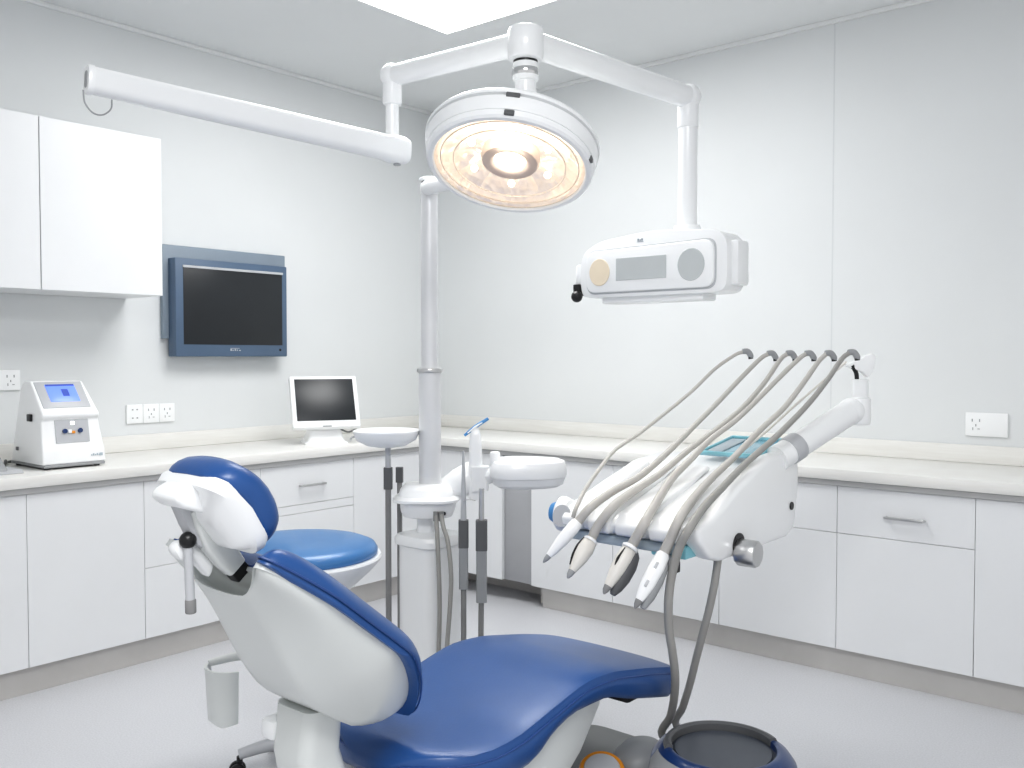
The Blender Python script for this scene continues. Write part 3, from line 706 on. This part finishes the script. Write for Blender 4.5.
for ang, z, s in ((-90, -.002, .014), (-89, .050, .019), (-18, -.004, .010)):
    a = math.radians(ang); r = .246 if z < .03 else .254
    c = mx @ V((r*math.cos(a), r*math.sin(a), z+.014)); d = (mx.to_3x3() @ V((math.cos(a), math.sin(a), 0)))
    b = B(); box(b, -s, s, -.008, .008, -.004, .004, .002, 1, frame(tuple(c), tuple(d), tuple(mx.to_3x3() @ V((-math.sin(a), math.cos(a), 0))))); obj('latch', b, 'dgrey', lf)
b = B(); tube(b, [hub-V((0, 0, .215)), fc+nb*.12], [.033, .03], 16, 1); obj('yoke', b, 'white', lf)
# long balance arm to the left
LL = V((1.997, -3.310, 2.089))
dv = (LL-LB).normalized(); sd = V((0, 0, 1)).cross(dv).normalized(); up2 = dv.cross(sd)
b = B(); loft(b, [[LB+dv*t_+sd*x+up2*y for x, y in rrect(.030*k, .041*k, .026*k)] for t_, k in ((-.045, .6), (-.038, .95), (-.02, 1.12), (.03, 1.12), (.06, 1.0), ((LL-LB).length-.012, .88))]); ba = obj('balance_arm', b, 'white', lf)
b = B(); loft(b, [[LL+dv*t_+sd*x+up2*y for x, y in rrect(.030*k, .041*k, .027*k)] for t_, k in ((-.014, .95), (-.002, .95), (.002, .9))]); ec = obj('end_cap', b, 'white2', ba)
b = B(); loft(b, [[LL+dv*t_+sd*x+up2*y for x, y in rrect(.011, .022, .010)] for t_ in (.001, .004)]); obj('slot', b, 'grey', ec)
b = B(); tube(b, [V((2.010, -3.327, 2.055)), V((2.015, -3.325, 2.021)), V((2.021, -3.307, 1.998)), V((2.021, -3.281, 1.998)), V((2.027, -3.262, 2.016)), V((2.019, -3.255, 2.043))], .0022, 6); obj('wire', b, 'grey', ba)
b = B(); cyl(b, LB-V((0, 0, .05)), LB-V((0, 0, .035)), .012, 14); obj('bolt', b, 'grey', ba)

# ================================================================== control box under the right arm
FL = V((2.386, -1.642, 1.684)); FR = V((2.987, -1.634, 1.676))
yf = (FL.y+FR.y)/2; x0, x1 = FL.x, FR.x
t = thing('display_box', 'white hanging control box with grey display and round amber window', 'control box', ((x0+x1)/2, yf+.08, 1.58))
z0, z1 = 1.577, 1.785
poly = [(x0, z0+.03), (x0+.02, z0), (x1-.02, z0), (x1, z0+.03), (x1, z1-.03), (x1-.04, z1+.006), ((x0+x1)/2, z1+.02), (x0+.08, z1-.002), (x0, z1-.045)]
b = B(); prism(b, round_poly(poly, .05), lambda x, z, y: V((x, y, z)), yf, yf+.13, .012, 3); obj('casing', b, 'white', t)
xi0, xi1 = x0+.035, x1-.045
poly = [(xi0, z0+.018), (xi1, z0+.018), (xi1, z1-.028), (xi0, z1-.040)]
b = B(); prism(b, round_poly([(xi0-.006, z0+.012), (xi1+.006, z0+.012), (xi1+.006, z1-.022), (xi0-.006, z1-.034)], .04), lambda x, z, y: V((x, y, z)), yf-.002, yf+.01, .002); obj('panel_gap', b, 'lgrey', t)
b = B(); prism(b, round_poly(poly, .038), lambda x, z, y: V((x, y, z)), yf-.014, yf+.01, .005, 3); fp_ = obj('front_panel', b, 'white2', t)
def oval(c, rx, rz, m, name):
    b = B(); mm = Matrix.Translation((c[0], yf-.0135, c[1])) @ Matrix.Rotation(PI/2, 4, 'X')
    lathe(b, [(1, -.001), (1.0, .001), (.96, .003), (.0, .0035)], mm, 36, True, rx, rz); return obj(name, b, m, fp_)
W_ = xi1-xi0
oval((xi0+.115*W_, z0+.092), .045, .050, 'amber', 'amber_window')
oval((xi0+.84*W_, z0+.098), .052, .056, 'lcd', 'grey_window')
b = B(); box(b, xi0+.255*W_, xi0+.655*W_, yf-.0165, yf-.012, z0+.058, z0+.138, .001, 1); obj('display', b, 'lcd', fp_)
b = B()
lx, lz = (x0+x1)/2-.05, z1-.002
for k in range(3): box(b, lx+k*.008, lx+k*.008+.005, yf-.0015, yf+.002, lz-.010, lz-.002-.003*(k == 1))
box(b, lx-.002, lx+.024, yf-.0015, yf+.002, lz-.014, lz-.012)
obj('logo', b, 'tvp', t)
b = B(); box(b, x0+.08, x1-.10, yf+.02, yf+.12, z0-.022, z0+.005, .008); obj('lower_tray', b, 'white', t)
b = B(); box(b, x1-.01, x1+.022, yf+.035, yf+.122, z0+.025, z1-.03, .010); obj('side_module', b, 'white', t)
b = B(); box(b, x0-.034, x0+.005, yf+.01, yf+.09, z0+.045, z0+.13, .009); obj('left_boss', b, 'white2', t)
b = B(); box(b, x0-.036, x0-.006, yf+.0, yf+.03, z0+.012, z0+.055, .003); sph(b, (x0-.014, yf-.005, z0+.008), .022); obj('clamp_knob', b, 'black', t)
HT = V((RE.x, RE.y, 0))
b = B(); cyl(b, V((RE.x, RE.y, 1.80)), V((RE.x, RE.y, RE.z-.10)), .0335, 28); obj('hanger_tube', b, 'white', t)
b = B(); mx = frame((RE.x, RE.y, 1.782), (0, 0, 1)); lathe(b, [(.075, 0), (.075, .012), (.05, .022), (.045, .04)], mx, 32); obj('hanger_collar', b, 'white2', t)

# ================================================================== instrument delivery unit
du = thing('instrument_unit', 'white dental instrument console with silver side knob beyond the chair foot', 'instrument unit', (2.94, -1.85, .77))
XL, XR = 2.70, 3.19
main = [(-2.205, .868), (-2.19, .838), (-2.15, .825), (-1.60, .815), (-1.52, .86), (-1.50, .98), (-1.56, 1.022), (-1.75, 1.008), (-1.96, .952), (-2.12, .905), (-2.185, .890)]
b = B(); prism(b, main, lambda y, z, x: V((x, y, z)), XL, XR-.05, .012, 3); obj('body', b, 'white2', du)
# rounded lobes along the front edge between the hoses
for xa, xb in ((2.735, 2.80), (2.83, 2.905), (2.925, 3.02), (3.04, 3.125)):
    b = B(); prism(b, [(-2.225, .872), (-2.215, .838), (-2.16, .832), (-2.00, .93), (-1.80, 1.002), (-1.82, 1.012), (-2.02, .952), (-2.19, .902)], lambda y, z, x: V((x, y, z)), xa, xb, .013, 3); obj('front_lobe', b, 'white2', du)
cheek = [(-2.205, .885), (-2.185, .842), (-2.12, .787), (-2.06, .770), (-1.60, .773), (-1.54, .80), (-1.51, .95), (-1.515, 1.02), (-1.60, 1.054), (-1.75, 1.043), (-1.94, .977), (-2.105, .903), (-2.17, .895)]
b = B(); prism(b, cheek, lambda y, z, x: V((x, y, z)), XR-.06, XR, .016, 4); ck = obj('side_cheek', b, 'white2', du)
b = B(); cyl(b, (XR-.005, -1.575, .872), (XR+.004, -1.575, .872), .013, 20); obj('dark_plug', b, 'black', ck)
b = B(); cyl(b, (XR-.01, -1.955, .803), (XR+.004, -1.955, .803), .036, 24); obj('knob_recess', b, 'black', ck)
b = B(); lathe(b, [(.038, 0), (.040, .004), (.040, .056), (.036, .061), (.0, .0615)], frame((XR+.002, -1.955, .783), (1, 0, 0)), 10); obj('side_knob', b, 'steel', ck)
b = B(); box(b, XL+.02, XR-.06, -2.19, -1.62, .800, .830, .008); obj('underside', b, 'frost', du)
b = B(); box(b, XR-.16, XR-.045, -2.185, -2.05, .790, .826, .006); obj('teal_insert', b, 'teal', du)
b = B(); lathe(b, [(.028, 0), (.034, .01), (.034, .03), (.026, .05), (.01, .056)], frame((XL+.005, -2.155, .868), (-1, -.1, .05)), 20, True, 1, 1.1); obj('end_knob', b, 'bluep', du)
b = B(); lathe(b, [(.044, -.02), (.050, 0), (.050, .012), (.044, .018)], frame((XL+.0, -2.155, .868), (-1, -.1, .05)), 24, True, 1, 1.1); obj('end_ring', b, 'white2', du)
b = B(); lathe(b, [(.034, 0), (.034, .004)], frame((XL+.03, -2.209, .872), (0, -1, .25)), 20); obj('grey_window', b, 'lgrey', du)
b = B(); cyl(b, (XR-.13, -2.17, .795), (XR-.07, -2.20, .772), .018, 16, .003); obj('small_knob', b, 'steel', du)
b = B(); box(b, XR-.072, XR-.06, -2.222, -2.187, .755, .788, .004); obj('knob_end', b, 'black', du)
# support arm
A0 = V((3.165, -1.63, 1.03)); A1 = V((3.287, -1.311, 1.174))
b = B(); tube(b, [A0, A1], .043, 24, 1); obj('support_arm', b, 'white', du)
dA = (A1-A0).normalized()
b = B(); cyl(b, A0+dA*.05, A0+dA*.10, .0465, 28, .003); obj('arm_collar', b, 'lgrey', du)
E0 = V((3.306, -1.281, 1.211))
b = B(); sph(b, A1, .046, 20); cyl(b, V((E0.x, E0.y, E0.z-.085)), V((E0.x, E0.y, E0.z+.01)), .036, 24, .01); obj('arm_elbow', b, 'white', du)
b = B(); cyl(b, V((E0.x, E0.y, E0.z)), V((E0.x, E0.y, E0.z+.072)), .027, 24, .003); obj('arm_stub', b, 'white2', du)
b = B(); tube(b, [V((3.297, -1.286, 1.277)), V((3.294, -1.287, 1.304)), V((3.286, -1.305, 1.331))], .0075, 10); obj('stub_cable', b, 'black', du)
b = B(); prism(b, [(-.05, -.012), (.042, .030), (.058, .020), (.05, -.03), (.03, -.055), (.012, -.035)], lambda x, z, y: V((3.298, -1.282, 1.342))+V((.766*x-.643*y, .643*x+.766*y, z*1.0)), -.014, .014, .005); obj('hose_guide', b, 'white2', du)
b = B(); tube(b, [V((3.267, -1.308, 1.342)), V((3.165, -1.452, 1.210)), V((3.114, -1.590, 1.118)), V((3.079, -1.686, 1.060))], .0045, 8); obj('guide_rod', b, 'offw', du)

# blue tray resting at the back of the unit
tr = thing('instrument_tray', 'translucent blue plastic tray on top of the white instrument unit', 'tray', (3.02, -1.58, 1.03))
ta, tb = -1.70, -1.46
def trz(x, y, h): return V((x, y, 1.030+.036*(y-ta)/(tb-ta)+h))
def tslab(b, xa, xb, ya, yb, h0, h1, bv=.003): prism(b, [(xa, ya), (xb, ya), (xb, yb), (xa, yb)], trz, h0, h1, bv)
b = B(); tslab(b, 2.92, 3.128, ta, tb, 0, .008); obj('tray_floor', b, 'trayb', tr)
b = B(); tslab(b, 2.92, 3.128, ta, ta+.010, .004, .016); tslab(b, 2.92, 3.128, tb-.010, tb, .004, .016); tslab(b, 2.92, 2.93, ta, tb, .004, .016); tslab(b, 3.118, 3.128, ta, tb, .004, .016); obj('tray_rim', b, 'teal', tr)
b = B(); tslab(b, 2.935, 2.99, ta+.03, tb-.03, .007, .012); obj('tray_insert', b, 'frost', tr)

# ------------------------------------------------------------------ hoses and handpieces
gh = 'flexible hoses hanging over the instrument unit'
def hosething(name, label, cat, pts, r, m, sub=6):
    tip = pts[0]
    t = thing(name, label, cat, tuple(pts[-1]), gh)
    b = B(); tube(b, pts, r, 12, sub); obj('hose', b, m, t)
    # short bent connector at the top end
    d = V((.55, .46, -.55)).normalized()
    b = B(); tube(b, [tip-d*.004, tip+V((.012, .010, .002)), tip+V((.020, .017, -.012)), tip+V((.021, .018, -.022))], [.0095, .0105, .0105, .008], 12); c_ = obj('hose_connector', b, 'grey', t)
    b = B(); cyl(b, tip+V((.0195, .0165, -.010)), tip+V((.021, .018, -.024)), .0085, 12); obj('black_end', b, 'black', c_)
    return t
def handpiece(t, a, e, prof, m, tipcol='grey', flat=1.0):
    a, e = V(a), V(e); L = (e-a).length; mx = frame(tuple(a), tuple(e-a), (.766, .643, 0))
    b = B(); lathe(b, [(r, L*k) for k, r in prof], mx, 24, True, 1, flat); h = obj('handpiece', b, m, t)
    b = B(); r = prof[-1][1]; lathe(b, [(r*.98, L-.002), (r*.75, L+.014), (r*.3, L+.024), (.001, L+.026)], mx, 16, True, 1, flat); obj('handpiece_tip', b, tipcol, t)
    return mx, L
t1 = hosething('air_hose', 'thin grey hose furthest left, arching down to the console edge', 'hose',
    [V((2.955, -1.450, 1.376)), V((2.934, -1.470, 1.366)), V((2.888, -1.530, 1.317)), V((2.848, -1.620, 1.241)), V((2.808, -1.740, 1.165)), V((2.777, -1.860, 1.100)), V((2.760, -1.970, 1.055)), V((2.773, -2.080, 1.001)), V((2.780, -2.160, 0.951)), V((2.802, -2.236, 0.908)), V((2.793, -2.239, 0.880))], .0062, 'hose')
t2 = hosething('handpiece_with_hose', 'leftmost handpiece: slim white cone shape with small dark tip', 'handpiece',
    [V((3.048, -1.450, 1.369)), V((3.033, -1.480, 1.352)), V((2.998, -1.560, 1.284)), V((2.968, -1.660, 1.208)), V((2.943, -1.770, 1.136)), V((2.919, -1.900, 1.057)), V((2.896, -2.030, 0.991)), V((2.866, -2.140, 0.951)), V((2.856, -2.236, 0.916)), V((2.819, -2.255, 0.867))], [.0075, .008, .009, .012, .0135], 'hose')
handpiece(t2, V((2.823, -2.255, 0.871)), V((2.772, -2.330, 0.775)), [(0, .014), (.04, .0185), (.2, .0200), (.55, .0185), (.85, .0135), (1, .0095)], 'white2')
t3 = hosething('handpiece_with_hose', 'second handpiece from left: beige leaf shape with black slit', 'handpiece',
    [V((3.117, -1.450, 1.369)), V((3.105, -1.480, 1.349)), V((3.088, -1.560, 1.275)), V((3.061, -1.650, 1.201)), V((3.035, -1.760, 1.140)), V((2.986, -1.880, 1.069)), V((2.949, -2.000, 0.999)), V((2.918, -2.110, 0.952)), V((2.921, -2.222, 0.919)), V((2.886, -2.243, 0.864)), V((2.863, -2.250, 0.815))], [.0075, .008, .009, .013, .015], 'hose')
mx, L = handpiece(t3, V((2.870, -2.250, 0.828)), V((2.856, -2.330, 0.743)), [(0, .013), (.08, .021), (.35, .0255), (.6, .023), (.85, .016), (1, .0115)], 'offw', 'grey', .85)
b = B(); tube(b, [mx @ V((-.0195, .007, L*.1)), mx @ V((-.0245, .008, L*.36)), mx @ V((-.0215, .008, L*.66)), mx @ V((-.014, .006, L*.9))], [.002, .0035, .0035, .002], 8); obj('slit', b, 'black', t3)
b = B(); lathe(b, [(.0195, L*.04), (.0225, L*.07), (.0225, L*.1), (.021, L*.12)], mx, 20, False); obj('collar', b, 'white2', t3)
t4 = hosething('handpiece_with_hose', 'third handpiece from left: beige body with dark grey back half', 'handpiece',
    [V((3.183, -1.450, 1.369)), V((3.175, -1.480, 1.356)), V((3.143, -1.550, 1.299)), V((3.106, -1.650, 1.222)), V((3.078, -1.750, 1.158)), V((3.040, -1.850, 1.099)), V((3.020, -1.940, 1.042)), V((3.009, -2.030, 0.994)), V((3.024, -2.136, 0.942)), V((3.045, -2.240, 0.894)), V((3.005, -2.244, 0.824))], [.0075, .008, .009, .013, .0155], 'hose')
mx, L = handpiece(t4, V((3.002, -2.245, 0.821)), V((2.981, -2.330, 0.719)), [(0, .015), (.08, .021), (.35, .0245), (.6, .0225), (.85, .016), (1, .012)], 'offw', 'mgrey', .8)
b = B(); lathe(b, [(r, L*k) for k, r in ((.05, .012), (.15, .022), (.4, .028), (.7, .026), (.95, .018), (1.1, .008))], frame(tuple(mx @ V((.015, -.016, -.004))), tuple(mx.to_3x3() @ V((.05, -.03, 1))), (.766, .643, 0)), 20); obj('dark_back', b, 'dgrey', t4)
b = B(); tube(b, [mx @ V((-.012, .0135, L*.12)), mx @ V((-.014, .0145, L*.4)), mx @ V((-.010, .0125, L*.62))], [.002, .0045, .002], 8); obj('slit', b, 'black', t4)
b = B(); lathe(b, [(.0205, L*.0), (.0245, L*.02), (.0245, L*.07), (.0215, L*.09)], mx, 20, False); obj('collar', b, 'white2', t4)
t5 = hosething('handpiece_with_hose', 'rightmost handpiece: white body with two grey buttons and dark back', 'handpiece',
    [V((3.252, -1.450, 1.369)), V((3.237, -1.480, 1.342)), V((3.212, -1.550, 1.268)), V((3.186, -1.630, 1.195)), V((3.151, -1.730, 1.128)), V((3.121, -1.840, 1.053)), V((3.102, -1.954, 0.995)), V((3.121, -2.098, 0.953)), V((3.152, -2.232, 0.917)), V((3.127, -2.242, 0.854)), V((3.107, -2.240, 0.815))], [.0075, .0085, .010, .0135, .0155], 'hose')
mx, L = handpiece(t5, V((3.110, -2.245, 0.816)), V((3.083, -2.330, 0.697)), [(0, .015), (.04, .0195), (.3, .0225), (.65, .0205), (.9, .015), (1, .011)], 'white2', 'mgrey', .85)
b = B(); lathe(b, [(r, L*k) for k, r in ((.05, .010), (.2, .018), (.5, .022), (.85, .018), (1.08, .008))], frame(tuple(mx @ V((.012, -.013, 0))), tuple(mx.to_3x3() @ V((.05, -.03, 1))), (.766, .643, 0)), 20); obj('dark_back', b, 'grey', t5)
for k in (.3, .68):
    b = B(); box(b, -.004, .004, -.003, .003, -.010, .010, .002, 2, Matrix.Translation(mx @ V((-.004, .0185-.0015*(k > .5), L*k))) @ mx.to_3x3().to_4x4()); obj('button', b, 'lgrey', t5)
t6 = hosething('supply_hose', 'thick grey hose from the rightmost top connector down behind the blue drum', 'hose',
    [V((3.328, -1.450, 1.372)), V((3.316, -1.480, 1.353)), V((3.294, -1.540, 1.288)), V((3.262, -1.620, 1.210)), V((3.211, -1.730, 1.116)), V((3.164, -1.860, 1.033)), V((3.166, -2.014, 0.977)), V((3.178, -2.144, 0.939)), V((3.188, -2.240, 0.897)), V((3.159, -2.244, 0.842)), V((3.130, -2.235, 0.761)), V((3.119, -2.235, 0.684)), V((3.112, -2.220, 0.601)), V((3.112, -2.200, 0.528)), V((3.104, -2.170, 0.450)), V((3.078, -2.130, 0.368)), V((3.042, -2.090, 0.291)), V((2.991, -2.050, 0.210)), V((3.06, -2.02, .15)), V((3.10, -2.04, .05))], [.0075, .0085, .0105, .0125, .0125, .0120, .0120, .0115], 'hosed')
b = B(); q = [V((3.169, -2.040, 0.782)), V((3.166, -2.040, 0.752)), V((3.156, -2.040, 0.689)), V((3.138, -2.035, 0.617)), V((3.116, -2.030, 0.543)), V((3.088, -2.020, 0.454)), V((3.063, -2.010, 0.373)), V((3.034, -2.000, 0.293)), V((3.008, -1.990, 0.221)), V((3.12, -1.97, .14)), V((3.14, -1.985, .05))]
tube(b, q, .0115, 12); tag(obj('drain_hose', b, 'hosed', base=tuple(q[-1])), 'grey hose from the console underside to the floor behind the blue drum', 'hose', gh)

# ================================================================== blue drum and foot control on the floor
DR = V((3.261, -2.182, 0.300))
t = thing('floor_drum', 'round navy blue floor drum with recessed dark grey lid', 'floor unit', (DR.x, DR.y, 0))
mx = frame((DR.x, DR.y, 0), (0, 0, 1), (.766, .643, 0))
b = B(); lathe(b, [(.17, .004), (.195, .02), (.203, .12), (.202, .22), (.195, .258), (.178, .282), (.160, .294), (.150, .297), (.143, .294), (.141, .275)], mx, 56); obj('drum', b, 'blued', t, 50)
b = B(); lathe(b, [(.0, .284), (.130, .284), (.134, .279), (.1415, .278)], mx, 48, False); obj('lid', b, 'drumlid', t)
b = B()
rr = []
for i in range(25):
    a = math.radians(12+i*7.2); rr.append([mx @ V((r*math.cos(a), r*math.sin(a), z)) for r, z in ((.139, .280), (.140, .300), (.147, .305), (.157, .303), (.164, .290))])
loft(b, rr, True, True); obj('rim', b, 'dgrey', t)
rr = []; b = B()
for i in range(13):
    a = math.radians(178+i*4.2); rr.append([mx @ V((r*math.cos(a), r*math.sin(a), z)) for r, z in ((.178, .284), (.1975, .258), (.2045, .21), (.206, .12), (.200, .12), (.199, .21), (.19, .256), (.174, .28))])
loft(b, rr); obj('grey_flank', b, 'grey', t)

FK = V((2.943, -2.301, 0.170))
t = thing('foot_control', 'grey foot pedal with round orange rimmed button beside the blue drum', 'foot pedal', (FK.x, FK.y, .0))
mx = frame((FK.x, FK.y, 0), (0, 0, 1))
b = B(); lathe(b, [(.085, .1212), (.085, .130), (.07, .142), (.06, .155)], mx, 32); obj('pedal_body', b, 'grey', t)
mxt = frame((FK.x, FK.y, .160), (.25, -.35, .9))
b = B(); lathe(b, [(.052, -.01), (.064, -.004), (.067, .020), (.062, .028), (.053, .028)], mxt, 36); obj('orange_rim', b, 'orange', t)
b = B(); lathe(b, [(.052, .010), (.0525, .029), (.048, .034), (.0, .036)], mxt, 36); obj('button', b, 'lgrey', t)

# ================================================================== light and camera
w = bpy.data.worlds.new('World'); sc.world = w; w.use_nodes = True
wn = w.node_tree.nodes; wb = wn['Background']; wb.inputs[0].default_value = (.985, .99, 1, 1); wb.inputs[1].default_value = 0.74
def area(name, loc, rot, sx, sy, e, col=(1, 1, 1)):
    l = bpy.data.lights.new(name, 'AREA'); l.shape = 'RECTANGLE'; l.size = sx; l.size_y = sy; l.energy = e; l.color = col
    o = bpy.data.objects.new(name, l); C.objects.link(o); o.location = loc; o.rotation_euler = rot
area('ceiling_panel_light', (1.755, -1.68, 2.97), (0, 0, 0), 1.15, 1.15, 22)
area('rear_fill_light', (4.4, -4.4, 2.97), (0, 0, 0), 1.15, 1.15, 66)  # unseen fill behind the camera, added to brighten the white equipment; no fixture
l = bpy.data.lights.new('lamp_bulb_light', 'POINT'); l.energy = 2.2; l.color = (1, .84, .66); l.shadow_soft_size = .02
o = bpy.data.objects.new('lamp_bulb_light', l); C.objects.link(o); o.location = fc+nb*.022+mx_up*.12
cd = bpy.data.cameras.new('camera'); cam = bpy.data.objects.new('camera', cd); C.objects.link(cam)
cd.sensor_width = 36; cd.lens = 922.3/1024*36; cam.location = (4.4227, -4.465, 1.3655)
cam.rotation_euler = (PI/2-.0314, 0, .6984); cd.clip_start = .05
sc.camera = cam
sc.view_settings.view_transform = 'Standard'; sc.view_settings.look = 'Medium High Contrast'
sc.view_settings.exposure = -0.06
sc.cycles.max_bounces = 10; sc.cycles.diffuse_bounces = 5; sc.cycles.transparent_max_bounces = 12
sc.cycles.caustics_reflective = False; sc.cycles.caustics_refractive = False
